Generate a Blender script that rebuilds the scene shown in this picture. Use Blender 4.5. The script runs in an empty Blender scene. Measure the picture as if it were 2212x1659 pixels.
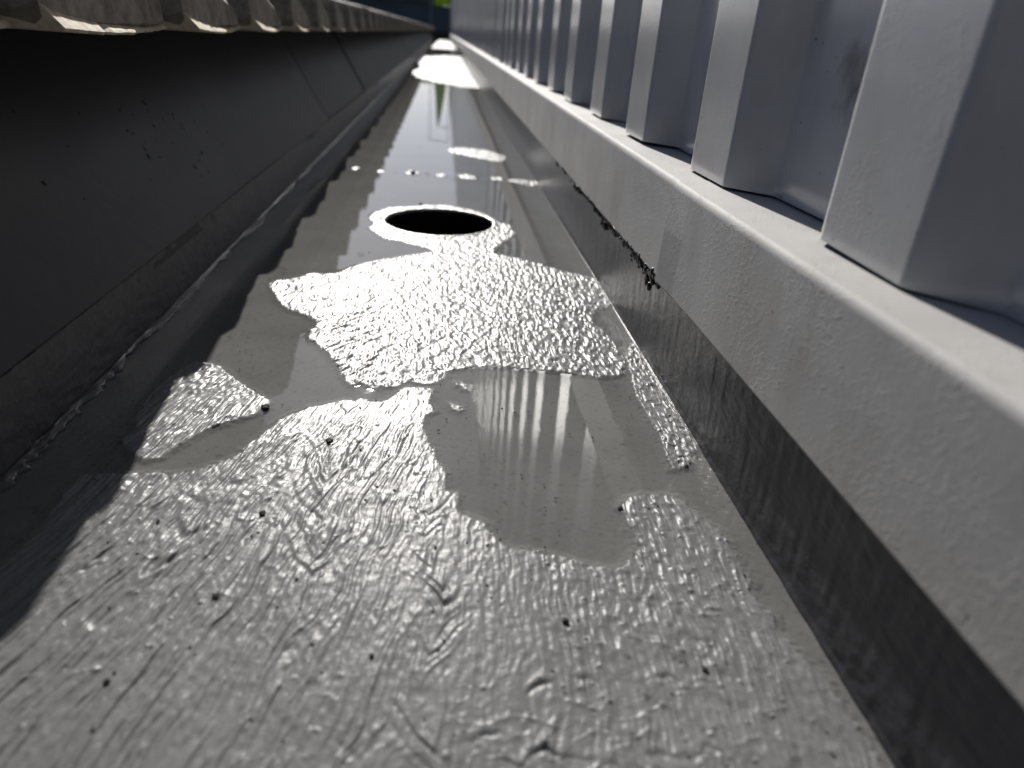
import bpy, bmesh, math, random
import numpy as np
from mathutils import Vector, Matrix

# ------------------------------------------------------------------ scale, camera, light
H = 0.22                      # camera height above the gutter sole, metres; every length below is written in units of H
SC = bpy.context.scene
COL = SC.collection
random.seed(7)

def nrm(v): return v / np.linalg.norm(v)
F = 1481.0; CX, CY = 1106.0, 829.5
AY = nrm(np.array([-148.0, -764.5, F]))            # gutter direction seen by the camera
AD = np.array([-213.0, 2910.0, F]); AD = nrm(AD - AD.dot(AY) * AY)
AU = -AD
AX = np.cross(AY, AU)
if AX[0] < 0: AX = -AX
cam_d = bpy.data.cameras.new('camera')
cam = bpy.data.objects.new('camera', cam_d); COL.objects.link(cam)
cam.matrix_world = Matrix(((AX[0], -AX[1], -AX[2], 0),
                           (AY[0], -AY[1], -AY[2], 0),
                           (AU[0], -AU[1], -AU[2], H),
                           (0, 0, 0, 1)))
cam_d.sensor_width = 36; cam_d.lens = F / 2212 * 36
cam_d.clip_start = 0.005; cam_d.clip_end = 3000
cam_d.dof.use_dof = True; cam_d.dof.focus_distance = 0.45
cam_d.dof.aperture_fstop = 6.26
SC.camera = cam

SUN_AZ, SUN_EL = math.radians(-6.5), math.radians(28.9)   # az from +Y towards +X
world = bpy.data.worlds.new('World'); SC.world = world; world.use_nodes = True
wn = world.node_tree.nodes; wl = world.node_tree.links
sky = wn.new('ShaderNodeTexSky'); sky.sky_type = 'NISHITA'; sky.sun_disc = False
sky.sun_elevation = SUN_EL; sky.sun_rotation = SUN_AZ
sky.air_density = 0.55; sky.dust_density = 1.1; sky.ozone_density = 1.5
bg = wn['Background']; bg.inputs[1].default_value = 0.054
hs = wn.new('ShaderNodeHueSaturation'); hs.inputs['Saturation'].default_value = 1.05
wl.new(sky.outputs[0], hs.inputs['Color']); tint = wn.new('ShaderNodeMix'); tint.data_type = 'RGBA'; tint.blend_type = 'MULTIPLY'; tint.inputs[0].default_value = 1
tint.inputs[7].default_value = (.92, .99, 1.07, 1)          # white balance of the shot
wl.new(hs.outputs[0], tint.inputs[6]); wl.new(tint.outputs[2], bg.inputs[0])
sl = bpy.data.lights.new('sun', 'SUN'); sl.energy = 5.0; sl.angle = math.radians(0.5); sl.color = (1.0, 0.96, 0.91)
sun = bpy.data.objects.new('sun', sl); COL.objects.link(sun)
sdir = Vector((math.sin(SUN_AZ) * math.cos(SUN_EL), math.cos(SUN_AZ) * math.cos(SUN_EL), math.sin(SUN_EL)))
sun.rotation_euler = sdir.to_track_quat('Z', 'Y').to_euler()
SC.view_settings.view_transform = 'Standard'; SC.view_settings.look = 'None'
SC.view_settings.exposure = 0.35; SC.view_settings.gamma = 1.0
SC.cycles.use_denoising = True
SC.cycles.max_bounces = 10; SC.cycles.glossy_bounces = 6; SC.cycles.transparent_max_bounces = 12
SC.cycles.sample_clamp_direct = 60.0; SC.cycles.sample_clamp_indirect = 8.0

# ------------------------------------------------------------------ helpers
def P(x, y, z): return (x * H, y * H, (z + 1) * H)        # z measured from the eye, sole at -1

def floorpt(px, py):
    v = np.array([px - CX, py - CY, F]); r = np.array([v @ AX, v @ AY, v @ AU])
    r = r * (-1 / r[2]); return r[0], r[1]

def link(name, me, mat=None, parent=None):
    o = bpy.data.objects.new(name, me); COL.objects.link(o)
    if mat is not None: me.materials.append(mat)
    if parent is not None: o.parent = parent
    return o

def tag(o, label=None, cat=None, group=None, kind=None):
    if label: o['label'] = label
    if cat: o['category'] = cat
    if group: o['group'] = group
    if kind: o['kind'] = kind
    return o

def empty(name, loc=(0, 0, 0)):
    o = bpy.data.objects.new(name, None); COL.objects.link(o); o.location = loc
    o.empty_display_size = 0.05
    return o

def mesh(name, verts, faces, smooth=False):
    me = bpy.data.meshes.new(name); me.from_pydata(verts, [], faces); me.update()
    if smooth: me.shade_smooth()
    return me

def grid_mesh(name, V, nr, nc, keep=None, smooth=True):
    """V (nr*nc,3) -> quad grid; keep = bool (nr-1,nc-1)"""
    i = np.arange(nr - 1)[:, None] * nc + np.arange(nc - 1)[None, :]
    Q = np.stack([i, i + 1, i + nc + 1, i + nc], -1)
    Q = Q[keep] if keep is not None else Q.reshape(-1, 4)
    used = np.zeros(len(V), bool); used[Q.ravel()] = True
    remap = np.cumsum(used) - 1
    Vk = V[used]; Q = remap[Q]
    me = bpy.data.meshes.new(name)
    me.vertices.add(len(Vk)); me.vertices.foreach_set('co', Vk.astype(np.float32).ravel())
    me.loops.add(Q.size); me.loops.foreach_set('vertex_index', Q.astype(np.int32).ravel())
    me.polygons.add(len(Q))
    me.polygons.foreach_set('loop_start', np.arange(0, Q.size, 4, dtype=np.int32))
    me.polygons.foreach_set('loop_total', np.full(len(Q), 4, np.int32))
    me.update(calc_edges=True)
    if smooth: me.shade_smooth()
    return me, used

def extrude_profile(name, prof, ys, closed=False, smooth_ang=None):
    """prof: list of (x,z) in H units, extruded along the gutter over the ys list"""
    V = [P(x, y, z) for y in ys for (x, z) in prof]
    n = len(prof); F_ = []
    m = n if closed else n - 1
    for j in range(len(ys) - 1):
        for k in range(m):
            a = j * n + k; b = j * n + (k + 1) % n
            F_.append((a, b, b + n, a + n))
    if closed:
        F_.append(tuple(range(n - 1, -1, -1))); F_.append(tuple(range((len(ys) - 1) * n, len(ys) * n)))
    return mesh(name, V, F_)

def box(bm, x0, x1, y0, y1, z0, z1):
    vs = [bm.verts.new(P(x, y, z)) for x in (x0, x1) for y in (y0, y1) for z in (z0, z1)]
    for f in ((0, 1, 3, 2), (4, 6, 7, 5), (0, 4, 5, 1), (2, 3, 7, 6), (0, 2, 6, 4), (1, 5, 7, 3)):
        bm.faces.new([vs[i] for i in f])

def bm_obj(name, bm, mat, parent=None, bevel=0, smooth=False):
    bmesh.ops.recalc_face_normals(bm, faces=bm.faces)
    if bevel:
        bmesh.ops.bevel(bm, geom=bm.edges[:], offset=bevel, segments=2, affect='EDGES')
    me = bpy.data.meshes.new(name); bm.to_mesh(me); bm.free()
    if smooth: me.shade_smooth()
    return link(name, me, mat, parent)

# ---- numpy noise
def _h(ix, iy, s):
    n = (ix.astype(np.int64) * 374761393 + iy.astype(np.int64) * 668265263 + s * 974711) & 0xffffffff
    n = ((n ^ (n >> 13)) * 1274126177) & 0xffffffff
    n = n ^ (n >> 16)
    return (n & 0xffffff) / float(0xffffff) * 2 - 1
def vn(x, y, s=0):
    ix = np.floor(x); iy = np.floor(y); fx = x - ix; fy = y - iy
    fx = fx * fx * fx * (fx * (fx * 6 - 15) + 10); fy = fy * fy * fy * (fy * (fy * 6 - 15) + 10)
    a = _h(ix, iy, s); b = _h(ix + 1, iy, s); c = _h(ix, iy + 1, s); d = _h(ix + 1, iy + 1, s)
    return (a + (b - a) * fx) * (1 - fy) + (c + (d - c) * fx) * fy
def fbm(x, y, s=0, o=3):
    r = 0; a = 1; t = 0
    for k in range(o):
        r = r + a * vn(x * 2 ** k + 17.3 * k, y * 2 ** k - 9.1 * k, s + k); t += a; a *= .5
    return r / t
def ridged(x, y, s=0, o=2):
    r = 0; a = 1; t = 0
    for k in range(o):
        r = r + a * (1 - 2 * np.abs(vn(x * 2 ** k + 7.7 * k, y * 2 ** k + 3.1 * k, s + k)) ** .8); t += a; a *= .5
    return r / t
def sstep(a, b, x):
    t = np.clip((x - a) / (b - a), 0, 1); return t * t * (3 - 2 * t)
def gau(x, s): return np.exp(-(x / s) ** 2)

# ------------------------------------------------------------------ materials
class M:
    def __init__(s, name):
        s.m = bpy.data.materials.new(name); s.m.use_nodes = True
        s.t = s.m.node_tree; s.n = s.t.nodes; s.l = s.t.links
        s.p = s.n['Principled BSDF']; s.out = s.n['Material Output']
        s.tc = s.n.new('ShaderNodeTexCoord')
    def mapn(s, scale=(1, 1, 1), rot=(0, 0, 0), loc=(0, 0, 0)):
        n = s.n.new('ShaderNodeMapping'); n.inputs['Scale'].default_value = scale
        n.inputs['Rotation'].default_value = rot; n.inputs['Location'].default_value = loc
        s.l.new(s.tc.outputs['Object'], n.inputs[0]); return n.outputs[0]
    def noise(s, scale, detail=3, rough=.5, vec=None, dist=0):
        n = s.n.new('ShaderNodeTexNoise'); n.inputs['Scale'].default_value = scale
        n.inputs['Detail'].default_value = detail; n.inputs['Roughness'].default_value = rough
        n.inputs['Distortion'].default_value = dist
        s.l.new(vec if vec is not None else s.tc.outputs['Object'], n.inputs['Vector']); return n.outputs['Fac']
    def ramp(s, fac, stops):
        n = s.n.new('ShaderNodeValToRGB'); e = n.color_ramp.elements
        e[0].position = stops[0][0]; e[0].color = (*stops[0][1], 1)
        e[1].position = stops[-1][0]; e[1].color = (*stops[-1][1], 1)
        for p_, c in stops[1:-1]:
            x = e.new(p_); x.color = (*c, 1)
        s.l.new(fac, n.inputs[0]); return n.outputs[0]
    def maprange(s, fac, a, b, c, d):
        n = s.n.new('ShaderNodeMapRange'); s.l.new(fac, n.inputs[0])
        for i, v in enumerate((a, b, c, d)): n.inputs[1 + i].default_value = v
        return n.outputs[0]
    def math(s, op, a, b):
        n = s.n.new('ShaderNodeMath'); n.operation = op
        for i, v in enumerate((a, b)):
            if isinstance(v, (int, float)): n.inputs[i].default_value = v
            else: s.l.new(v, n.inputs[i])
        return n.outputs[0]
    def mix(s, fac, a, b, mode='MIX'):
        n = s.n.new('ShaderNodeMix'); n.data_type = 'RGBA'; n.blend_type = mode
        for i, v in ((0, fac), (6, a), (7, b)):
            if isinstance(v, (int, float)): n.inputs[i].default_value = v
            elif isinstance(v, tuple): n.inputs[i].default_value = (*v, 1)
            else: s.l.new(v, n.inputs[i])
        return n.outputs[2]
    def bump(s, h, strength, dist, prev=None):
        n = s.n.new('ShaderNodeBump'); n.inputs['Strength'].default_value = strength; n.inputs['Distance'].default_value = dist
        s.l.new(h, n.inputs['Height'])
        if prev is not None: s.l.new(prev, n.inputs['Normal'])
        return n.outputs[0]
    def attr(s, name):
        n = s.n.new('ShaderNodeAttribute'); n.attribute_name = name; return n.outputs['Fac']
    def set(s, **k):
        nm = dict(base='Base Color', rough='Roughness', normal='Normal', spec='Specular IOR Level', metal='Metallic', coat='Coat Weight', coatr='Coat Roughness', ior='IOR')
        for a, v in k.items():
            i = s.p.inputs[nm[a]]
            if isinstance(v, (int, float)): i.default_value = v
            elif isinstance(v, tuple): i.default_value = (*v, 1)
            else: s.l.new(v, i)
        return s

def mat_sole():
    m = M('gutter_coating')
    dry = m.attr('dry')
    c = m.ramp(m.noise(14, 4, .6), [(.3, (.150, .152, .153)), (.7, (.190, .191, .192))])
    dirt = m.ramp(m.noise(260, 3, .7), [(.30, (.45, .43, .40)), (.42, (1, 1, 1))])
    c = m.mix(.55, c, dirt, 'MULTIPLY')
    n1 = m.bump(m.noise(1100, 3, .6), .22, .0004)
    n2 = m.bump(m.noise(330, 3, .55), .25, .0009, n1)
    rg = m.maprange(m.noise(60, 3), .3, .7, .29, .40)
    rg = m.math('ADD', rg, m.math('MULTIPLY', m.math('SUBTRACT', 1.0, dry), .5))
    m.set(base=c, rough=rg, spec=m.math('MULTIPLY', dry, .11), normal=n2)   # what lies under water has no gloss of its own
    return m.m

def mat_coat(name, col, rough, s1=260, stretch=(1, 1, 1), k=.35):
    m = M(name)
    v = m.mapn(stretch)
    c = m.ramp(m.noise(20, 4, .6), [(.3, tuple(x * .85 for x in col)), (.7, tuple(min(1, x * 1.12) for x in col))])
    dirt = m.ramp(m.noise(150, 4, .7), [(.30, (.5, .47, .44)), (.40, (1, 1, 1))])
    c = m.mix(.5, c, dirt, 'MULTIPLY')
    n1 = m.bump(m.noise(s1, 3, .55, v), k, .0012)
    n2 = m.bump(m.noise(900, 2, .5), .15, .0004, n1)
    m.set(base=c, rough=rough, normal=n2)
    return m.m

def mat_water():
    m = M('rain_water')
    geo = m.n.new('ShaderNodeNewGeometry')            # a thin sheet: the same reflectance seen from above and from below
    dt = m.n.new('ShaderNodeVectorMath'); dt.operation = 'DOT_PRODUCT'
    m.l.new(geo.outputs['Incoming'], dt.inputs[1])
    gl = m.n.new('ShaderNodeBsdfGlossy'); gl.inputs['Roughness'].default_value = 0.012
    tr = m.n.new('ShaderNodeBsdfTransparent'); tr.inputs[0].default_value = (.93, .93, .91, 1)
    mx = m.n.new('ShaderNodeMixShader')
    b = m.bump(m.noise(45, 2, .4), .03, .001)
    m.l.new(b, dt.inputs[0]); m.l.new(b, gl.inputs['Normal'])
    om = m.math('SUBTRACT', 1.0, m.math('ABSOLUTE', dt.outputs['Value'], 0))
    frs = m.math('ADD', .02, m.math('MULTIPLY', .98, m.math('POWER', om, 5.0)))
    m.l.new(frs, mx.inputs[0]); m.l.new(tr.outputs[0], mx.inputs[1]); m.l.new(gl.outputs[0], mx.inputs[2])
    m.l.new(mx.outputs[0], m.out.inputs[0]); m.n.remove(m.p)
    return m.m

def mat_steel(name, col, rough, wrinkle=0.5, dirt=0.3, scale=1.0, coat=0.0, scuff=None):
    """painted steel: a crazed, wrinkled paint film plus dirt"""
    m = M(name)
    warp = m.n.new('ShaderNodeVectorMath'); warp.operation = 'ADD'
    nz = m.n.new('ShaderNodeTexNoise'); nz.inputs['Scale'].default_value = 140 * scale; nz.inputs['Detail'].default_value = 3
    m.l.new(m.tc.outputs['Object'], nz.inputs['Vector'])
    sc = m.n.new('ShaderNodeVectorMath'); sc.operation = 'SCALE'; sc.inputs['Scale'].default_value = .010 / scale
    m.l.new(nz.outputs['Color'], sc.inputs[0]); m.l.new(m.tc.outputs['Object'], warp.inputs[0]); m.l.new(sc.outputs[0], warp.inputs[1])
    vo = m.n.new('ShaderNodeTexVoronoi'); vo.feature = 'DISTANCE_TO_EDGE'; vo.inputs['Scale'].default_value = 210 * scale
    m.l.new(warp.outputs[0], vo.inputs['Vector'])
    crease = m.maprange(vo.outputs['Distance'], 0.0, 0.07, 1, 0)
    where = m.maprange(m.noise(26 * scale, 2), .42, .6, .15, 1)
    creases = m.math('MULTIPLY', crease, where)
    n1 = m.bump(creases, wrinkle, .00035)
    n2 = m.bump(m.noise(420 * scale, 3, .5, m.mapn((1, 1, .45))), .12 * wrinkle, .0006, n1)
    n3 = m.bump(m.noise(8, 2), .12, .003, n2)
    c = m.ramp(m.noise(9, 5, .6), [(.3, tuple(x * .88 for x in col)), (.7, tuple(min(1, x * 1.08) for x in col))])
    st = m.ramp(m.noise(30, 4, .65, m.mapn((1, .7, .35))), [(.33, (.62, .56, .49)), (.52, (1, 1, 1))])
    c = m.mix(dirt, c, st, 'MULTIPLY')
    sp = m.ramp(m.noise(230, 2, .5), [(.235, (.18, .14, .12)), (.25, (1, 1, 1))])
    c = m.mix(.9, c, sp, 'MULTIPLY')
    if scuff is not None:
        d = m.n.new('ShaderNodeVectorMath'); d.operation = 'DISTANCE'; m.l.new(warp.outputs[0], d.inputs[0]); d.inputs[1].default_value = scuff
        near_ = m.maprange(m.math('ADD', d.outputs['Value'], m.math('MULTIPLY', m.noise(60, 4, .6), .03)), .018, .034, .85, 0)
        c = m.mix(near_, c, (.10, .095, .09))
    m.set(base=c, rough=rough, normal=n3, coat=coat, coatr=.15, spec=.25)
    return m.m

def mat_tile():
    m = M('weathered_tile')
    c = m.ramp(m.noise(60, 5, .7), [(.28, (.09, .07, .05)), (.5, (.25, .22, .18)), (.72, (.38, .34, .28))])
    li = m.ramp(m.noise(24, 4, .7), [(.55, (1, 1, 1)), (.68, (.45, .42, .25))])
    c = m.mix(.7, c, li, 'MULTIPLY')
    n1 = m.bump(m.noise(700, 4, .7), .7, .0012)
    m.set(base=c, rough=.75, normal=n1)
    return m.m

def mat_plain(name, col, rough=.6, spec=.4, k=.3, s=40):
    m = M(name)
    c = m.ramp(m.noise(s, 4, .6), [(.3, tuple(x * (1 - k) for x in col)), (.7, tuple(min(1, x * (1 + k)) for x in col))])
    m.set(base=c, rough=rough, spec=spec, normal=m.bump(m.noise(s * 6, 3), .3, .001))
    return m.m

SOLE = mat_sole()
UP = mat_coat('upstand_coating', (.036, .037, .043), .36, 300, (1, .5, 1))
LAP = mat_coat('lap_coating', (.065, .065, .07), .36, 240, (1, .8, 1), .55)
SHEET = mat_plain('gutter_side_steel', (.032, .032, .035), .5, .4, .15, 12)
WATER = mat_water()
FLASH = mat_steel('flashing_paint', (.46, .452, .435), .70, .40, .35)
CLAD = mat_steel('cladding_paint', (.47, .472, .475), .34, .22, .25, .9, 1.0, P(0.900, 1.596, -0.009))
TILE = mat_tile()
LIP = mat_plain('sunlit_lip', (.50, .43, .31), .8, .3, .35, 150)  # pale cream puts the sunlit look of the tile edge into the colour
DARK = mat_plain('pipe_shade_black', (.006, .006, .006), .9, .1)  # shade inside the outlet is put into this near-black colour
RIMM = mat_coat('rim_coating', (.24, .24, .235), .3, 300, (1, 1, 1), .6)
BLACK = mat_plain('black_sealant', (.012, .012, .013), .22, .5, .3, 200)
GRIT = mat_plain('dark_grit', (.03, .025, .022), .8, .3, .4, 300)
FARW = mat_plain('far_wall_paint', (.07, .085, .11), .6, .4, .12, 1.5)
FARB = mat_plain('far_fascia_paint', (.09, .09, .09), .6, .4, .1, 1.5)
GREEN = mat_plain('green_cloth', (.30, .52, .02), .8, .2, .15, 10)
RAIL = mat_plain('rail_metal', (.25, .26, .27), .5, .4, .1, 10)
GROUND = mat_plain('ground_soil', (.12, .11, .09), .9, .2, .3, .5)
DROP = M('droplet').set(base=(.10, .10, .10), rough=.04, spec=.6).m

# ------------------------------------------------------------------ the sole of the gutter: relief, dry patches, water
patches = [
 # upper pale patch with its neck round the outlet
 [(583,612),(600,606),(640,600),(671,591),(705,591),(728,590),(751,579),(782,569),(820,562),(866,554),(938,543),(927,537),(900,530),(881,525),(850,518),(827,514),
  (805,499),(793,489),(805,487),(809,482),(809,478),(797,474),(800,466),(816,457),(840,448),(869,447),(919,443),(960,443),(996,448),(1030,456),(1053,464),(1072,477),(1085,482),(1099,485),
  (1114,504),(1091,522),(1068,537),(1066,548),(1110,556),(1168,571),(1225,588),(1278,598),(1296,612),(1316,640),(1326,660),(1308,662),(1290,666),(1278,680),(1278,700),
  (1300,710),(1322,735),(1342,765),(1352,788),(1346,806),(1322,812),(1290,813),(1240,807),(1200,802),(1150,797),(1100,791),(1072,789),(1022,791),(988,799),(962,800),(956,816),(942,829),
  (904,827),(881,822),(858,835),(820,833),(812,840),(801,837),(782,827),(759,831),(740,812),(736,797),(717,774),(706,758),(667,735),(671,713),(687,705),(683,690),(652,678),(618,665),(599,648)],
 # island on the left
 [(312,872),(354,830),(385,799),(417,784),(453,786),(484,799),(515,825),(552,851),(581,864),(578,877),(547,893),(510,905),(469,919),(432,935),(385,961),(344,987),(318,993),(292,984),(276,966),(260,953),(278,940),(299,929),(292,909),(300,895)],
 # wide foreground
 [(-900,1900),(-900,1300),(-300,1260),(0,1215),(60,1165),(110,1110),(140,1060),(177,1031),(234,1026),(292,1023),(364,1026),(417,1015),(484,997),(521,976),(562,940),(614,903),(666,880),(729,867),(745,864),(765,866),(780,858),(797,867),(823,869),(840,862),(854,852),(875,836),
  (905,838),(937,841),(932,856),(922,868),(934,877),(937,888),(914,901),(914,929),(927,961),(937,971),(940,997),(963,1023),(963,1060),(987,1068),(987,1106),(1010,1114),(1047,1132),(1073,1169),(1099,1184),(1152,1192),
  (1188,1201),(1238,1212),(1276,1226),(1334,1232),(1359,1218),(1380,1189),(1371,1160),(1363,1135),(1350,1112),(1338,1095),(1363,1076),(1392,1067),(1459,1073),(1484,1091),(1534,1135),(1571,1170),(1596,1222),(1621,1255),(1617,1276),(1646,1314),(1667,1330),(1676,1364),(1715,1405),(1790,1480),(1870,1600),(1960,1760),(2000,1900)],
 # sparkling strip by the right upstand
 [(1352,765),(1359,789),(1372,851),(1401,901),(1430,951),(1452,1012),(1486,1008),(1508,966),(1470,905),(1430,845),(1400,795),(1385,755),(1365,740)],
 # lap line across the sole
 [(706,357),(722,355),(722,362),(708,362)], [(760,360),(775,359),(778,366),(762,367)], [(815,366),(832,367),(830,373),(816,372)],
 [(875,372),(888,368),(908,371),(900,377),(880,377)], [(942,376),(960,374),(966,380),(948,382)],
 [(984,375),(1010,376),(1030,382),(1030,388),(1000,385)], [(1058,382),(1085,382),(1086,390),(1062,389)],
 [(1092,385),(1130,388),(1160,392),(1167,400),(1140,401),(1100,391)],
 [(969,321),(1000,318),(1050,324),(1091,337),(1093,346),(1070,348),(1030,340),(995,333),(970,330)],
 # far dry patches
 [(899,124),(920,121),(975,121),(1010,122),(1035,150),(1062,178),(1050,186),(1025,189),(985,185),(940,175),(905,168),(890,149),(925,146),(899,134)],
 [(930,103),(940,96),(952,82),(978,81),(990,98),(1000,107),(972,107),(950,105)],
 # crumbs of coating standing in the puddle
 [(996,826),(1011,832),(1007,842),(1000,838)], [(972,872),(994,876),(992,887),(978,882)], [(985,826),(990,831),(987,834)],
]
polys = [np.array([floorpt(*p) for p in pl]) for pl in patches]
HX, HY, HR = -0.003, 4.03, 0.314

# grid: constant pixel pitch along the gutter
def yrows(y0, y1, n):
    a = np.linspace(math.atan(y0), math.atan(y1), n); return np.tan(a)
NR, NC = 1150, 1060
ys = yrows(0.36, 88.0, NR); xs = np.linspace(-1.03, 0.752, NC)
GX, GY = np.meshgrid(xs, ys)
# signed distance on a coarser grid
cs = 3
cxs = xs[::cs]; cys = ys[::cs]
cx, cy = np.meshgrid(cxs, cys)
def sdist(px, py, poly):
    d = np.full(px.shape, 1e9); ins = np.zeros(px.shape, bool)
    n = len(poly)
    for i in range(n):
        ax, ay = poly[i]; bx, by = poly[(i + 1) % n]
        ex, ey = bx - ax, by - ay
        t = np.clip(((px - ax) * ex + (py - ay) * ey) / (ex * ex + ey * ey + 1e-12), 0, 1)
        d = np.minimum(d, (px - ax - t * ex) ** 2 + (py - ay - t * ey) ** 2)
        c = (ay > py) != (by > py)
        with np.errstate(divide='ignore', invalid='ignore'):
            ins ^= c & (px < ex * (py - ay) / (ey if ey else 1e-12) + ax)
    return np.where(ins, 1, -1) * np.sqrt(d)
S = np.full(cx.shape, -9.0)
for pl in polys: S = np.maximum(S, sdist(cx, cy, pl))
def up(Sc):
    fr = np.interp(np.arange(NR), np.arange(0, NR, cs), np.arange(len(cys))); fc = np.interp(np.arange(NC), np.arange(0, NC, cs), np.arange(len(cxs)))
    r0 = np.clip(np.floor(fr).astype(int), 0, len(cys) - 2); c0 = np.clip(np.floor(fc).astype(int), 0, len(cxs) - 2)
    a = (fr - r0)[:, None]; b = (fc - c0)[None, :]
    return (Sc[r0][:, c0] * (1 - a) + Sc[r0 + 1][:, c0] * a) * (1 - b) + (Sc[r0][:, c0 + 1] * (1 - a) + Sc[r0 + 1][:, c0 + 1] * a) * b
S = up(S)
S = S + .006 * fbm(GX * 26, GY * 26, 5, 3) + .0035 * vn(GX * 110, GY * 110, 9)
S = S + .16 * fbm(GX * 7, GY * 1.3, 11, 3) * sstep(8, 12, GY) + .012 * fbm(GX * 45, GY * 15, 12, 2) * sstep(4.6, 5.0, GY)
RH = np.hypot(GX - HX, GY - HY)
S = np.maximum(S, .020 + .010 * fbm(GX * 30, GY * 12, 13, 2) - np.abs(RH - HR - .004))           # the outlet's rim stands proud
MM = 0.001 / H                                             # one millimetre in H units
dryf = sstep(-1.2 * MM, .6 * MM, S)

def rot(a):
    c, s = math.cos(math.radians(a)), math.sin(math.radians(a)); return GX * c + GY * s, -GX * s + GY * c
wx = .02 * fbm(GX * 9, GY * 9, 31, 2); wy = .02 * fbm(GX * 9, GY * 9, 41, 2)
def strokes(a, fu, fv, seed, warp=1.0):
    u, v = rot(a); u = u + wx * warp; v = v + wy * warp
    return vn(u * fu, v * fv, seed) * .6 + .4 * vn(u * fu * 2.1, v * fv * 2.3, seed + 1)
# left fan of brush strokes (rotating gently), strokes near parallel to the gutter on the right
wl_ = sstep(.02, -.12, GX + .03 * vn(GX * 4, GY * 4, 3)) ; wr_ = 1 - wl_
near = sstep(2.0, 1.6, GY)
relief = np.zeros_like(GX)
a_ = strokes(-19, 88, 6.5, 50, .55); b_ = strokes(-11, 100, 7, 60, .55); c_ = strokes(-2, 90, 10, 70, .6)
mixl = sstep(-.3, .3, vn(GX * 2.5, GY * 2.0, 77))
left = a_ * (1 - mixl) + b_ * mixl
amp_l = .55 + .75 * sstep(-.15, -.65, GX)
relief += near * wl_ * left * .62 * amp_l
right = c_ * .6 + .9 * ridged((GX + wx * 1.5) * 30, (GY + wy * 1.5) * 11, 80, 2) * .5
amp_r = .35 + .9 * sstep(.08, .35, GX)
relief += near * wr_ * right * .60 * amp_r
# coarse crackle towards the bottom right
crk = ridged((GX + wx * 2) * 19, (GY + wy * 2) * 22, 90, 3)
relief += sstep(.98, .62, GY) * sstep(-.12, .12, GX) * sstep(.55, .42, GX) * np.maximum(crk, 0) ** 2 * .55
relief += sstep(.86, .62, GY) * sstep(-.5, .0, GX) * np.maximum(ridged((GX + wx) * 26, (GY + wy) * 17, 93, 2), 0) ** 2 * .30
# pebbly run in the right arm of the foreground
relief += near * gau(GX - .46, .17) * gau(GY - 1.08, .34) * (np.maximum(ridged((GX + wx) * 26, (GY + wy) * 13, 95, 2), 0) ** 1.5 * .50 + .25 * vn(GX * 70, GY * 55, 96))
# upper patch: diagonal wrinkles on the left, wormy orange-peel on the right
far = sstep(1.75, 2.0, GY)
d1 = ridged((rot(-38)[0] + wx * .8) * 30, (rot(-38)[1] + wy) * 9, 100, 2)
d2 = ridged((rot(25)[0] + wx) * 30, (rot(25)[1] + wy) * 14, 110, 2)
worm = ridged((GX + wx) * 44, (GY + wy) * 21, 120, 2)
wA = sstep(-.10, -.25, GX); wB = sstep(.12, .24, GX + .06 * vn(GX * 5, GY * 3, 4)); wC = np.clip(1 - wA - wB, 0, 1)
relief += far * (wA * d1 * 1.15 + wC * d2 * .70 + wB * worm * 1.0)
relief += far * (.45 * vn(GX * 95, GY * 45, 130) + .25 * vn(rot(-30)[0] * 80, rot(-30)[1] * 20, 131))
# chevrons where strokes meet
def chev(x0, slope, freq, wdt, y0, y1, amp, seed, skew=0.0):
    xx = GX - x0 - skew * (GY - y0) + .030 * vn(GY * 5, GX * 3, seed + 2)
    q = (GY - slope * np.abs(xx)) * freq + 1.5 * vn(GX * 16, GY * 12, seed)
    return .62 * amp * (.35 + .65 * np.abs(vn(GX * 5 + 3, GY * 9, seed + 5)) * 2) * vn(q, q * 0 + 3.3, seed) * np.exp(-np.abs(xx / wdt) ** 1.6) * sstep(y0 - .06, y0 + .06, GY) * sstep(y1 + .06, y1 - .06, GY)
relief += chev(0.0, 1.9, 52, .034, .45, 1.35, .8, 200)
relief += chev(-.27, 2.2, 32, .06, .85, 1.85, .8, 210)
relief += chev(-.62, 1.2, 34, .05, .85, 1.45, .8, 220, .22)
relief += chev(.57, 1.4, 30, .10, .56, .90, .95, 230, -.18)
relief += chev(.0, 1.6, 12, .07, 2.3, 3.5, .7, 240)
# transverse crack lines
def crack(yc, x0, x1, amp, seed):
    y = GY - yc - .05 * fbm(GX * 14, GX * 0 + seed, seed, 4)
    return amp * (-gau(y, .006) * 1.2 + gau(y - .012, .010)) * sstep(x0 - .04, x0 + .04, GX) * sstep(x1 + .04, x1 - .04, GX) * np.maximum(0, .3 + .9 * vn(GX * 22, GX * 0, seed + 1))
relief += .6 * crack(1.13, -.80, -.64, .8, 300) + .4 * crack(.70, -.25, .2, .6, 310) + .45 * crack(.80, .05, .5, .7, 320) + .4 * crack(.66, .1, .5, .7, 330)
# left island wrinkles
relief += gau(GX + .62, .17) * gau(GY - 1.80, .24) * (ridged((rot(-30)[0] + wx * 2) * 24, (rot(-30)[1] + wy * 2) * 12, 140, 2) * .5)
relief += .12 * vn(GX * 120, GY * 60, 150) * near + .30 * fbm(GX * 3, GY * 2.2, 160, 2)
relief += near * .55 * (np.maximum(0, ridged(rot(-17)[0] * 46 + wx * 30, rot(-17)[1] * 5 + wy * 30, 155, 2)) ** 2) * sstep(.05, -.1, GX)
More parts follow.
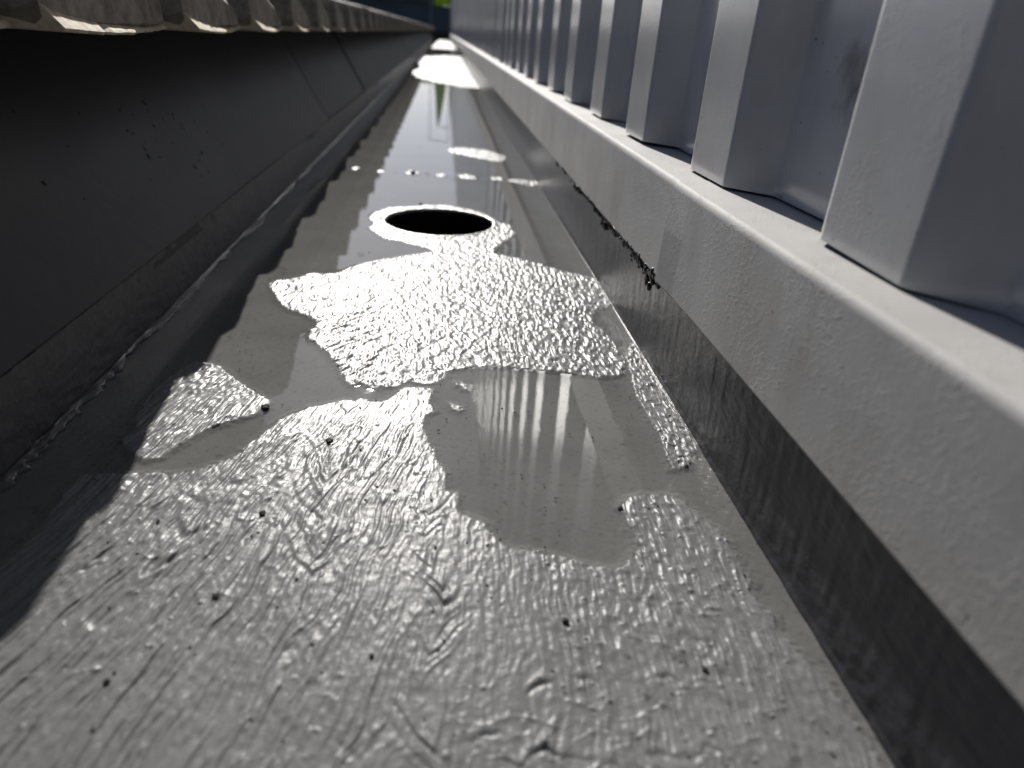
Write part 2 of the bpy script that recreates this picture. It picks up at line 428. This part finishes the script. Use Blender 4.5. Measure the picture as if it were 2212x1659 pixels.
# blisters and pimples
rng = np.random.RandomState(4)
def dots(n, x0, x1, y0, y1, r0, r1, a0, a1):
    for _ in range(n):
        x = rng.uniform(x0, x1); y = rng.uniform(y0, y1); r = rng.uniform(r0, r1) * (1 if y < 2 else 1.4); a = rng.uniform(a0, a1)
        i0, i1 = np.searchsorted(ys, [y - 3 * r, y + 3 * r]); j0, j1 = np.searchsorted(xs, [x - 3 * r, x + 3 * r])
        if i1 - i0 < 2 or j1 - j0 < 2: continue
        relief[i0:i1, j0:j1] += a * np.exp(-((GX[i0:i1, j0:j1] - x) ** 2 + (GY[i0:i1, j0:j1] - y) ** 2) / r ** 2)
dots(130, -.85, .72, .5, 1.75, .0025, .005, .15, .5)
dots(22, -.85, .72, .5, 1.75, .006, .010, .3, .5)
dots(30, -.85, .72, .5, 1.75, .002, .004, -.4, -.2)
dots(110, .25, .66, .5, 1.35, .003, .006, .15, .45)
# sparkling strip: pebbled
wet_strip = sdist(GX[:, :], GY[:, :], polys[3]) if False else None
strip = sstep(.60, .66, GX) * sstep(1.35, 1.5, GY) * sstep(2.6, 2.3, GY)
relief += strip * (.5 * np.maximum(ridged(GX * 75, GY * 38, 170, 1), 0) + .2 * vn(GX * 120, GY * 70, 171))

relief = np.where(GY < 1.9, relief * (1 + .55 * near), relief)
zfloor = (.20 * dryf - .9 * (1 - sstep(-6 * MM, 0, S))) * MM + relief * MM * (.10 + .90 * dryf) * .8
zfloor = np.where(RH < HR + .012, zfloor, zfloor)
FL = np.stack([GX * H, GY * H, zfloor * H], -1).reshape(-1, 3)
cxm = (GX[:-1, :-1] + GX[1:, 1:]) / 2; cym = (GY[:-1, :-1] + GY[1:, 1:]) / 2
keepf = np.hypot(cxm - HX, cym - HY) > HR + .004

gut = empty('box_gutter', (0, 0, 0))
tag(gut, 'long grey coated box gutter with puddles between tiled eave and ribbed wall', 'gutter')
me, used = grid_mesh('sole', FL, NR, NC, keepf)
at = me.attributes.new('dry', 'FLOAT', 'POINT'); at.data.foreach_set('value', dryf.reshape(-1)[used].astype(np.float32))
link('sole', me, SOLE, gut)
# short plain stretch behind the photographer
me, _ = grid_mesh('sole_end', np.stack(np.broadcast_arrays(np.linspace(-1.03, .752, 60)[None, :] * H, np.linspace(-4, .36, 120)[:, None] * H, np.float64(.0003)), -1).reshape(-1, 3), 120, 60)
a2 = me.attributes.new('dry', 'FLOAT', 'POINT'); a2.data.foreach_set('value', np.ones(len(me.vertices), np.float32))
link('sole', me, SOLE, gut)

# water sheet with meniscus
ws = slice(None)
cl = 2
wX, wY, wS, wR = GX[:, ::cl], GY[:, ::cl], S[:, ::cl], RH[:, ::cl]
wz = (.02 + .22 * np.exp(-np.abs(np.minimum(wS, 0)) / (1.6 * MM)) * 1.0) * MM
thin = sstep(.50, .66, wX) * sstep(2.2, 1.2, wY)
wz = wz + (thin * .10 * fbm(wX * 60, wY * 60, 400, 2) + .012 * fbm(wX * 14, wY * 14, 401, 2)) * MM
WV = np.stack([wX * H, wY * H, wz * H], -1).reshape(-1, 3)
sm = np.maximum(np.maximum(wS[:-1, :-1], wS[1:, 1:]), np.maximum(wS[1:, :-1], wS[:-1, 1:]))
keepw = (sm < 1.0 * MM) & (wR[:-1, :-1] > HR + .02)
me, _ = grid_mesh('water', WV, NR, wX.shape[1], keepw)
wob = link('water', me, WATER); tag(wob, kind='structure')

# outlet: rim and pipe are parts of the gutter
bm = bmesh.new(); NS = 96; rings = []
prof = [(HR + .024, .15), (HR + .018, .6), (HR + .010, .95), (HR + .003, .8), (HR - .002, .2), (HR - .003, -3)]
for r, z in prof:
    rings.append([bm.verts.new(((HX + (r + .0035 * math.sin(7 * t) * math.sin(3 * t + 1)) * math.cos(t)) * H, (HY + r * math.sin(t)) * H,
                 z * .001 + .0002 * math.sin(23 * t) * math.sin(9 * t))) for t in [2 * math.pi * k / NS for k in range(NS)]])
for a, b in zip(rings[:-1], rings[1:]):
    for k in range(NS): bm.faces.new((a[k], a[(k + 1) % NS], b[(k + 1) % NS], b[k]))
bm_obj('outlet_rim', bm, RIMM, gut, smooth=True)
bm = bmesh.new(); rings = []
for r, z in [(HR - .004, -.0025), (HR - .012, -.10), (HR - .012, -1.2), (.001, -1.2)]:
    rings.append([bm.verts.new(((HX + r * math.cos(2 * math.pi * k / NS)) * H, (HY + r * math.sin(2 * math.pi * k / NS)) * H, z)) for k in range(NS)])
for a, b in zip(rings[:-1], rings[1:]):
    for k in range(NS): bm.faces.new((a[k], a[(k + 1) % NS], b[(k + 1) % NS], b[k]))
bm_obj('outlet_pipe', bm, DARK, gut, smooth=True)

# right upstand, coated, with a relief of brush drags
uy = yrows(.20, 88, 620); uz = np.linspace(-1.006, -.60, 90)
UZ, UY = np.meshgrid(uz, uy)
rel = .35 * fbm(UY * 16, UZ * 45, 500, 3) + .35 * ridged(UY * 14 + 3 * UZ, UZ * 60 + 6 * UY, 510, 2) * sstep(1.6, 1.0, UY)
rel += .6 * gau(UZ + .97 - .02 * vn(UY * 4, UY * 0, 5), .035) * sstep(1.3, .9, UY) * vn((UY + UZ * .9) * 30, UZ * 3, 520)
rel += .3 * vn(UY * 50, UZ * 9, 530)
ux = .745 - .012 * (UZ + 1) / .33 - rel * .55 * MM - .006 * sstep(-.985, -1.0, UZ)
UV = np.stack([ux * H, UY * H, (UZ + 1) * H], -1).reshape(-1, 3)
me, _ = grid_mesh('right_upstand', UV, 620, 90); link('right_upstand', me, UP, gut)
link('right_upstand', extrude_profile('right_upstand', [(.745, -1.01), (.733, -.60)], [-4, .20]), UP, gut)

# left: lapped coating strip with a ragged lower edge, then the sloping side sheets
ly = yrows(-.9, 88, 700); lt = np.linspace(0, 1, 46)
LT, LY = np.meshgrid(lt, ly)
edge = .022 * fbm(LY * 3.2, LY * 0, 600, 4) + .010 * vn(LY * 45, LY * 0, 610) + .006 * vn(LY * 110, LY * 0, 611)
arc = LT
bx = np.where(arc < .28, -.982 + edge * (1 - arc / .28) - (arc / .28) * .025, -1.0 - (arc - .28) / .72 * .028)
bz = np.where(arc < .28, -1 + .010 * (arc / .28) ** 1.2 + .003, -.987 + (arc - .28) / .72 * .188)
lr = .5 * fbm(LY * 26, LT * 9, 620, 3) + .5 * ridged(LY * 12 + LT * 5, LT * 9 + LY * 2.0, 630, 2) * sstep(.9, .3, LT) + .45 * vn(LY * 70, LT * 4, 640) * sstep(.55, .1, LT)
th = sstep(0, .03, LT)
bz = bz - .0045 * (1 - th) * 1.6 + lr * .45 * MM * (arc < .28)
bx = bx + lr * 1.2 * MM * (arc >= .28) + .003
LV = np.stack([bx * H, LY * H, (bz + 1) * H], -1).reshape(-1, 3)
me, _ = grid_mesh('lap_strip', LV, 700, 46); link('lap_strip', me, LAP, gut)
joints = [-4, 6.9, 10.2, 17, 24, 33, 45, 60, 88]
for k in range(len(joints) - 1):
    o = .010 * (k % 2); y0, y1 = joints[k], joints[k + 1]
    bm = bmesh.new()
    n = 14
    pr = [(-1.022 - o, -.835)] + [(-1.028 - o - .46 * t, -.795 + .80 * t) for t in [i / n for i in range(n + 1)]]
    yy = list(np.linspace(y0, y1 + (-.075), 12))
    V = [[bm.verts.new(P(x + (.004 * math.sin(y * 2.1 + z * 5)), y, z)) for x, z in pr] for y in yy]
    for a, b in zip(V[:-1], V[1:]):
        for i in range(len(pr) - 1): bm.faces.new((a[i], a[i + 1], b[i + 1], b[i]))
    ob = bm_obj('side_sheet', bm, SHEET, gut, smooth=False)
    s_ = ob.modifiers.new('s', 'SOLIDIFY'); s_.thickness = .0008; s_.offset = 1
    # lap cover over each joint
    if k > 0:
        bm = bmesh.new(); box(bm, 0, .001, 0, 1, 0, 1); bm.free()
# unseen panel added behind the camera to block light; then the far stop end
bm = bmesh.new(); box(bm, -1.6, .90, -4.6, -4.2, -1.05, 10); o = bm_obj('unseen_light_block', bm, SHEET); tag(o, 'unseen dark panel added behind the camera to block stray light', 'wall')
bm = bmesh.new(); box(bm, -1.5, .76, 88, 88.2, -1.05, -.1); bm_obj('stop_end', bm, SHEET, gut)

# black sealant bead under the flashing, lumpy
bm = bmesh.new()
for k in range(420):
    y = 2.08 + abs(rng.normal(0, .9)); z = -.670 - abs(rng.normal(0, .014)) * (1 + .6 * math.sin(y * 9)); r = rng.uniform(.004, .010)
    if y > 4.5: continue
    mt = Matrix.Translation(P(.715 + rng.uniform(-.010, .010), y, z)) @ Matrix.Diagonal((r * H, r * H * rng.uniform(.8, 1.6), r * H * rng.uniform(.8, 2.2), 1))
    bmesh.ops.create_icosphere(bm, subdivisions=2, radius=1, matrix=mt)
bm_obj('sealant_bead', bm, BLACK, gut, smooth=True)

# ------------------------------------------------------------------ flashing lengths on the right
def flash_profile(dx=0.0):
    pr = [(.722 + dx, -.668), (.708 + dx, -.674), (.7035 + dx, -.668), (.704 + dx, -.64), (.7055 + dx, -.50), (.706 + dx, -.380)]
    for k in range(1, 14):
        a = k / 14 * math.pi / 2
        pr.append((.706 + dx + .018 * (1 - math.cos(a)), -.380 + .022 * math.sin(a)))
    pr += [(.735 + dx, -.3576), (.80, -.3545 - dx * .3), (.88, -.350), (1.05, -.342)]
    return pr
fl_labels = ['nearest length of wrinkled grey flashing, lapped over the next length under the ribbed wall',
             'second length of grey flashing, just beyond the vertical lap seam',
             'third length of grey flashing, far along the ribbed wall base',
             'farthest blurred length of grey flashing, at the gutter end']
cuts = [(-4.0, 2.06, -.006), (2.0, 13.5, 0.0), (13.4, 32.0, -.003), (31.9, 88.0, 0.0)]
for (y0, y1, dx), lb in zip(cuts, fl_labels):
    yy = list(np.linspace(y0, min(y1, y0 + 8), 40)) + ([y1] if y1 > y0 + 8 else [])
    me = extrude_profile('flashing', flash_profile(dx), yy)
    # slight waviness of the thin sheet
    for v in me.vertices:
        y = v.co.y / H; z = v.co.z / H - 1
        if z < -.39: v.co.x += H * (-(.010 * max(0, 1 - abs(y - 2.06) / .22) * (1 if dx < -.005 else 0)) + .0022 * math.sin(y * 3.1 + 1) * math.sin(z * 9) )
    o = link('flashing', me, FLASH)
    s_ = o.modifiers.new('s', 'SOLIDIFY'); s_.thickness = .0007; s_.offset = -1
    tag(o, lb, 'flashing', 'lengths of grey flashing along the wall base')

# ------------------------------------------------------------------ ribbed wall on the right
wall = empty('ribbed_wall', P(.85, 0, -.34))
tag(wall, 'tall pale grey wall of vertical trapezoidal ribbed steel on the right', 'wall')
def unparent_loc(o, par):
    o.parent = par; o.matrix_parent_inverse = Matrix.Translation(-Vector(par.location))
pitch = .862; y_first = 1.37
prof = []            # (y, x) along the wall
kk = np.arange(-5, 102)
for k in kk:
    cr = y_first + pitch * k                      # far corner of crest k ; near corner .30 nearer
    jit = .006 * math.sin(k * 2.7)
    a0 = cr - .30 - .115; a1 = cr - .30; a2 = cr; a3 = cr + .105
    xc, xv = .800 + jit, .900
    def corner(y0, x0, yl, xl, yr, xr, r=.012, n=5):
        for i in range(n + 1):
            t = i / n
            dl = math.hypot(yl - y0, xl - x0); dr = math.hypot(yr - y0, xr - x0)
            p0 = (y0 + (yl - y0) / dl * r, x0 + (xl - x0) / dl * r); p2 = (y0 + (yr - y0) / dr * r, x0 + (xr - x0) / dr * r)
            prof.append(((1 - t) ** 2 * p0[0] + 2 * t * (1 - t) * y0 + t * t * p2[0], (1 - t) ** 2 * p0[1] + 2 * t * (1 - t) * x0 + t * t * p2[1]))
    corner(a0, xv, a0 - .1, xv, a1, xc)
    corner(a1, xc, a0, xv, a2, xc)
    corner(a2, xc, a1, xc, a3, xv)
    corner(a3, xv, a2, xc, a3 + .1, xv)
zs = [-.343, -.30, -.2, 0, .4, 1, 2, 3.4, 5.0]
V = []; 
for z in zs:
    for (y, x) in prof:
        V.append(P(x + .0012 * math.sin(y * 1.7 + z * 3), y, z + (.0035 * math.sin(y * 5.1) if z == zs[0] else 0)))
n = len(prof); Fc = [(j * n + k, j * n + k + 1, (j + 1) * n + k + 1, (j + 1) * n + k) for j in range(len(zs) - 1) for k in range(n - 1)]
me = mesh('cladding', V, Fc, False)
o = link('cladding', me, CLAD); unparent_loc(o, wall)
s_ = o.modifiers.new('s', 'SOLIDIFY'); s_.thickness = .0006; s_.offset = -1
bm = bmesh.new(); box(bm, .935, 1.9, -6, 88.5, -1.2, 4.99); o = bm_obj('wall_core', bm, SHEET); unparent_loc(o, wall)
bm = bmesh.new(); box(bm, .770, 2.0, -6, 88.6, 4.86, 5.04); o = bm_obj('coping', bm, FLASH, bevel=.002); unparent_loc(o, wall)
# scuff on the valley face
bm = bmesh.new()
# ------------------------------------------------------------------ tiles of the eave on the left
def tile_mesh(seed, dy):
    r = random.Random(seed); w = 1.035
    ny = 22; secs = []
    bm = bmesh.new()
    roll = r.uniform(-.006, .006); tx = r.uniform(-.006, .006)
    for i in range(ny + 1):
        t = i / ny; y = t * w
        e = min(t, 1 - t) * w; rc = max(0, .03 - e) / .03       # rounded vertical ends
        fx = -.962 - .060 * t - .012 * rc ** 2 + tx + .0006 * r.uniform(-1, 1) - (.055 if t > .925 else 0)
        zt = .195 - .170 * t - .01 * rc + roll
        zb = -.050 - .012 * math.sin(math.pi * t) + .002 * r.uniform(-1, 1) + (.02 if t > .925 else 0)
        sx = .19
        secs.append([bm.verts.new(P(x, y, z)) for x, z in
            [(-2.45, zb + .28), (-1.05, zb + .012), (fx - .02, zb), (fx, zb + .016), (fx - .004, zt - .025), (fx - .022, zt), (-1.25, zt + .045), (-2.45, zt + .28)]])
    for a, b in zip(secs[:-1], secs[1:]):
        for k in range(8): bm.faces.new((a[k], a[(k + 1) % 8], b[(k + 1) % 8], b[k]))
    bm.faces.new(secs[0][::-1]); bm.faces.new(secs[-1])
    body = bm
    bm2 = bmesh.new(); secs = []  # lip piece added under the tile to give the sunlit wedge
    for i in range(ny + 1):
        t = i / ny; y = t * (w - .03)
        fx = -.920 - .095 * t + .003 * r.uniform(-1, 1) - (.010 if .28 < t < .34 else 0) - (.008 if t > .8 else 0)
        zt = -.050 - .014 * math.sin(math.pi * t) + .001 * r.uniform(-1, 1); zb = zt - .010 - .004 * r.random(); zi = zt + .048 * max(0, 1 - t / .75) + .004
        secs.append([bm2.verts.new(P(x, y, z)) for x, z in [(-.975 - .06 * t, zi), (-1.12, zb), (fx - .004, zb), (fx, zt - .006), (fx - .006, zt)]])
    for a, b in zip(secs[:-1], secs[1:]):
        for k in range(5): bm2.faces.new((a[k], a[(k + 1) % 5], b[(k + 1) % 5], b[k]))
    bm2.faces.new(secs[0][::-1]); bm2.faces.new(secs[-1])
    return body, bm2
protos = []
def ordinal(i):
    w = ['nearest', 'second', 'third', 'fourth', 'fifth', 'sixth', 'seventh', 'eighth', 'ninth', 'tenth', 'eleventh', 'twelfth']
    return w[i] if i < len(w) else None
NT = 86
for i in range(NT):
    yk = -.11 + 1.045 * (i - 3)
    if i < 4:
        root = empty('eave_tile', (0, yk * H, 0))
        b1, b2 = tile_mesh(i + 1, 0)
        c1 = bm_obj('tile_body', b1, TILE, root); c2 = bm_obj('tile_lip', b2, LIP, root)
        protos.append((root, c1, c2))
    else:
        src = protos[i % 4]
        root = src[0].copy(); COL.objects.link(root); root.location = (0, yk * H, 0)
        for c in src[1:]:
            d = c.copy(); COL.objects.link(d); d.parent = root
    j = i - 4          # tile 4 is the first whole one in the picture
    if j < -1: lb = 'weathered brown-grey eave tile behind the camera side of the frame'
    elif j == -1: lb = 'cropped brown-grey eave tile in the top left corner of the photo'
    elif j == 0: lb = 'large mossy eave tile with the longest sunlit lip, first whole tile from the left'
    elif j < 12: lb = '%s weathered eave tile counted from the left edge of the gutter eave' % ordinal(j + 1)
    else: lb = 'small blurred eave tile far along the left eave'
    tag(root, lb, 'roof tile', 'tiles along the left eave')

# upper courses of the roof, rising away from the gutter
roof = empty('tiled_roof', P(-2, 0, .2))
tag(roof, 'low sloping tiled roof rising to the left behind the eave tiles', 'roof')
for c in range(6):
    x1 = -1.9 - 1.35 * c; x0 = x1 - 1.75
    bm = bmesh.new()
    yy = np.arange(-4, 87, .5225)
    prev = None
    for i, y in enumerate(yy):
        hi = .06 * (1 if i % 2 == 0 else 0)
        zf = .13 + .19 * (-x1 - 1) + .05
        sec = [bm.verts.new(P(x, y, z)) for x, z in [(x1, zf - .08), (x1, zf + hi * .3), (x0, zf + .19 * 1.75 - .04 + hi * .3), (x0, zf + .19 * 1.75 - .12)]]
        if prev:
            for k in range(4): bm.faces.new((prev[k], prev[(k + 1) % 4], sec[(k + 1) % 4], sec[k]))
        prev = sec
    o = bm_obj('tile_course', bm, TILE); unparent_loc(o, roof)
bm = bmesh.new(); box(bm, -12, -1.52, -6, 89, -3, -.06); o = bm_obj('roof_deck', bm, SHEET); unparent_loc(o, roof)
bm = bmesh.new(); box(bm, -1.56, -1.2, -6, 89, -.045, -.02); o = bm_obj('soffit', bm, SHEET); unparent_loc(o, roof)

# ------------------------------------------------------------------ far end: building, guard rail, green cloth
fb = empty('far_building', P(0, 100, -1)); tag(fb, 'dark blue-grey building closing the view beyond the far gutter end', 'building')
bm = bmesh.new(); box(bm, -40, 30, 100, 130, -25, 3.0); o = bm_obj('wall', bm, FARW); unparent_loc(o, fb)
bm = bmesh.new(); box(bm, -41, 31, 99, 131, 3.0, 4.3); o = bm_obj('roof_edge', bm, FARB); unparent_loc(o, fb)
bm = bmesh.new(); box(bm, -41, 31, 98.6, 99, 4.15, 4.32); o = bm_obj('roof_trim', bm, RAIL); unparent_loc(o, fb)
YG = 89.0
gr = empty('guard_rail', P(-.5, YG, -1)); tag(gr, 'thin grey metal guard rail frame at the far gutter end', 'guard rail')
def bar(bm, p, q, r=.05):
    p = Vector(P(*p)); q = Vector(P(*q)); d = q - p
    bmesh.ops.create_cone(bm, cap_ends=True, segments=10, radius1=r * H, radius2=r * H, depth=d.length,
        matrix=Matrix.Translation((p + q) / 2) @ d.to_track_quat('Z', 'Y').to_matrix().to_4x4())
for nm, p, q in (('post', (-1.45, YG, -.95), (-1.45, YG, 10.1)), ('post', (.76, YG, -.95), (.76, YG, 10.1)), ('top_rail', (-1.5, YG, 10.1), (.80, YG, 10.1)), ('mid_rail', (-.1, YG + .2, 8.55), (.80, YG + .2, 8.55)), ('low_rail', (-.1, YG, 2.4), (.80, YG, 2.4))):
    bm = bmesh.new(); bar(bm, p, q); o = bm_obj(nm, bm, RAIL); unparent_loc(o, gr)
bm = bmesh.new(); rings = []
for i in range(13):
    t = i / 12; z = 2.45 + 6.1 * t; r = .78 * (1 - t) ** .8 + .03
    rings.append([bm.verts.new(P(-.2 - .28 * t + r * (1 + .10 * math.sin(5 * a + 3 * t)) * math.cos(a), YG - .5 + .5 * r * math.sin(a), z)) for a in [2 * math.pi * k / 24 for k in range(24)]])
for a, b in zip(rings[:-1], rings[1:]):
    for k in range(24): bm.faces.new((a[k], a[(k + 1) % 24], b[(k + 1) % 24], b[k]))
bm.faces.new(rings[0][::-1]); bm.faces.new(rings[-1])
gc = bm_obj('green_cloth', bm, GREEN, smooth=True); tag(gc, 'bright yellow-green tapering cloth hanging at the far gutter end', 'cloth')
bm = bmesh.new(); s = 1500
vs = [bm.verts.new((x, y, -5.0)) for x, y in ((-s, -s), (s, -s), (s, s), (-s, s))]; bm.faces.new(vs)
g = bm_obj('ground', bm, GROUND); tag(g, kind='structure')

# ------------------------------------------------------------------ small things: droplets, chips, grit
def floor_z(x, y):
    i = min(max(np.searchsorted(ys, y), 0), NR - 1); j = min(max(np.searchsorted(xs, x), 0), NC - 1); return float(zfloor[i, j]), float(S[i, j])
bm = bmesh.new()
def drop(x, y, r, z=None):
    zz = max(floor_z(x, y)[0], 0) if z is None else z
    bmesh.ops.create_icosphere(bm, subdivisions=2, radius=1, matrix=Matrix.Translation((x * H, y * H, zz * H + r * H * .1)) @ Matrix.Diagonal((r * H, r * H, r * H * .6, 1)))
for k in range(260):
    t = rng.uniform(0, 2 * math.pi); q = HR + rng.uniform(.004, .034); drop(HX + q * math.cos(t), HY + q * math.sin(t), rng.uniform(.004, .010))
for pi_, cnt in ((0, 110), (2, 60), (3, 40)):
    pl = polys[pi_]
    for k in range(cnt):
        i = rng.randint(len(pl)); a = pl[i]; b = pl[(i + 1) % len(pl)]; t = rng.uniform(0, 1)
        x, y = a + (b - a) * t + rng.normal(0, .004, 2)
        if abs(x) < 1 and .5 < y < 5: drop(x, y, rng.uniform(.0012, .003) * (1 + .25 * y))
for (px, py) in [(775,548),(782,546),(783,551),(797,545),(778,553),(606,578),(614,580),(612,590),(597,598),(583,603),(578,612),(660,440),(722,470),(905,318),(912,318),(1200,470),(1205,475),(1195,555),(1330,830),(497,728)]:
    x, y = floorpt(px, py); drop(x, y, .008)
for k in range(70):
    t = rng.uniform(0, 1); x = -.86 + t * 1.6; y = 5.65 - .37 * t + rng.normal(0, .05); drop(x, y, rng.uniform(.004, .011))
for k in range(60):
    y = rng.uniform(1.6, 9); drop(.742, y, rng.uniform(.002, .005))
for (p0, p1, cnt) in (((1500, 945), (1760, 975), 70), ((1405, 815), (1480, 800), 26), ((1400, 770), (1450, 745), 18)):
    for k in range(cnt):
        t = rng.uniform(0, 1) ** 1.3; px = p0[0] + (p1[0] - p0[0]) * t + rng.normal(0, 2 + 4 * t); py = p0[1] + (p1[1] - p0[1]) * t + rng.normal(0, 2 + 7 * t)
        v = np.array([px - CX, py - CY, F]); r_ = np.array([v @ AX, v @ AY, v @ AU]); r_ = r_ * (.738 / r_[0]); q = rng.uniform(.0016, .0034)
        if r_[2] < -.998: continue
        bmesh.ops.create_icosphere(bm, subdivisions=2, radius=1, matrix=Matrix.Translation(P(r_[0], r_[1], r_[2])) @ Matrix.Diagonal((q * H, q * H, q * H * 1.3, 1)))
o = bm_obj('water_droplets', bm, WATER, smooth=True); tag(o, 'countless glinting droplets and wet beads along the puddle edges', 'droplets', kind='stuff')

def chip(name, px, py, r, seed, lab, cat, mat):
    x, y = floorpt(px, py); rr = random.Random(seed); bm = bmesh.new()
    z0 = max(floor_z(x, y)[0], 0) + .2 * MM
    n = 11; top = []; bot = []
    for k in range(n):
        a = 2 * math.pi * k / n; q = r * (.55 + .6 * rr.random())
        top.append(bm.verts.new(((x + q * math.cos(a) * .8) * H, (y + q * math.sin(a)) * H, (z0 + .4 * r * (.3 + rr.random())) * H)))
        bot.append(bm.verts.new(((x + q * math.cos(a) * .8) * H, (y + q * math.sin(a)) * H, (z0 - .3 * MM) * H)))
    c = bm.verts.new((x * H, y * H, (z0 + r * .55) * H))
    for k in range(n):
        bm.faces.new((top[k], top[(k + 1) % n], c)); bm.faces.new((top[k], bot[k], bot[(k + 1) % n], top[(k + 1) % n]))
    o = bm_obj(name, bm, mat); tag(o, lab, cat, 'dark chips of debris on the gutter floor')
chips = [(712, 953, .012, 'dark angular chip, the largest on the pale foreground below the middle puddle gap'),
         (892, 374, .030, 'dark leaf scrap on the lap line beyond the outlet'),
         (908, 441, .013, 'small dark crumb just behind the outlet rim'),
         (575, 880, .016, 'dark crumb clump at the right tip of the left island'),
         (342, 1128, .006, 'tiny dark chip in the left foreground near the eave shadow'),
         (466, 1292, .009, 'dark chip left of centre in the foreground'),
         (232, 1475, .007, 'small dark chip near the bottom left corner'),
         (567, 1110, .010, 'dark crumb between the left island and the foreground ridge'),
         (1222, 1345, .011, 'black crumb right of centre on the crackled foreground'),
         (1522, 1448, .009, 'dark chip low on the right foreground by the V folds'),
         (1340, 1098, .008, 'dark crumb at the tip of the right puddle bay'),
         (2 * 470, 1184, .005, 'tiny black chip in the middle foreground'),
         (803, 1420, .006, 'small dark chip near the bottom centre')]
for i, (px, py, r, lb) in enumerate(chips): chip('debris_chip', px, py, r, i, lb, 'debris', GRIT)
bm = bmesh.new()
for k in range(260):
    y = .5 + 2.3 * rng.rand() ** 1.3; x = rng.uniform(-.85, .72); r = rng.uniform(.0012, .0030)
    zz = max(floor_z(x, y)[0], 0.0)
    bmesh.ops.create_icosphere(bm, subdivisions=1, radius=1, matrix=Matrix.Translation((x * H, y * H, (zz + r * .4) * H)) @ Matrix.Rotation(rng.uniform(0, 3), 4, 'Z') @ Matrix.Diagonal((r * H * rng.uniform(.6, 2), r * H, r * H * .6, 1)))
o = bm_obj('grit', bm, GRIT); tag(o, 'fine dark grit scattered over the coated floor and puddles', 'grit', kind='stuff')
# specks stuck to the left side sheet
bm = bmesh.new()
for k in range(46):
    t = rng.uniform(.05, .8); y = rng.uniform(1.7, 4.0); r = rng.uniform(.002, .005)
    if k > 16: y = rng.normal(3.3, .35); t = rng.normal(.42, .08); r *= 1.3
    x = -1.028 - .46 * t + .004; z = -.795 + .80 * t
    bmesh.ops.create_icosphere(bm, subdivisions=1, radius=1, matrix=Matrix.Translation(P(x, y, z)) @ Matrix.Rotation(-.52, 4, 'Y') @ Matrix.Rotation(rng.uniform(-.5, .5), 4, 'X') @ Matrix.Diagonal((r * H * .3, r * H, r * H * rng.uniform(1, 2.5), 1)))
o = bm_obj('dirt_specks', bm, GRIT); tag(o, 'dark dirt specks stuck to the shaded left side sheet', 'dirt', kind='stuff')
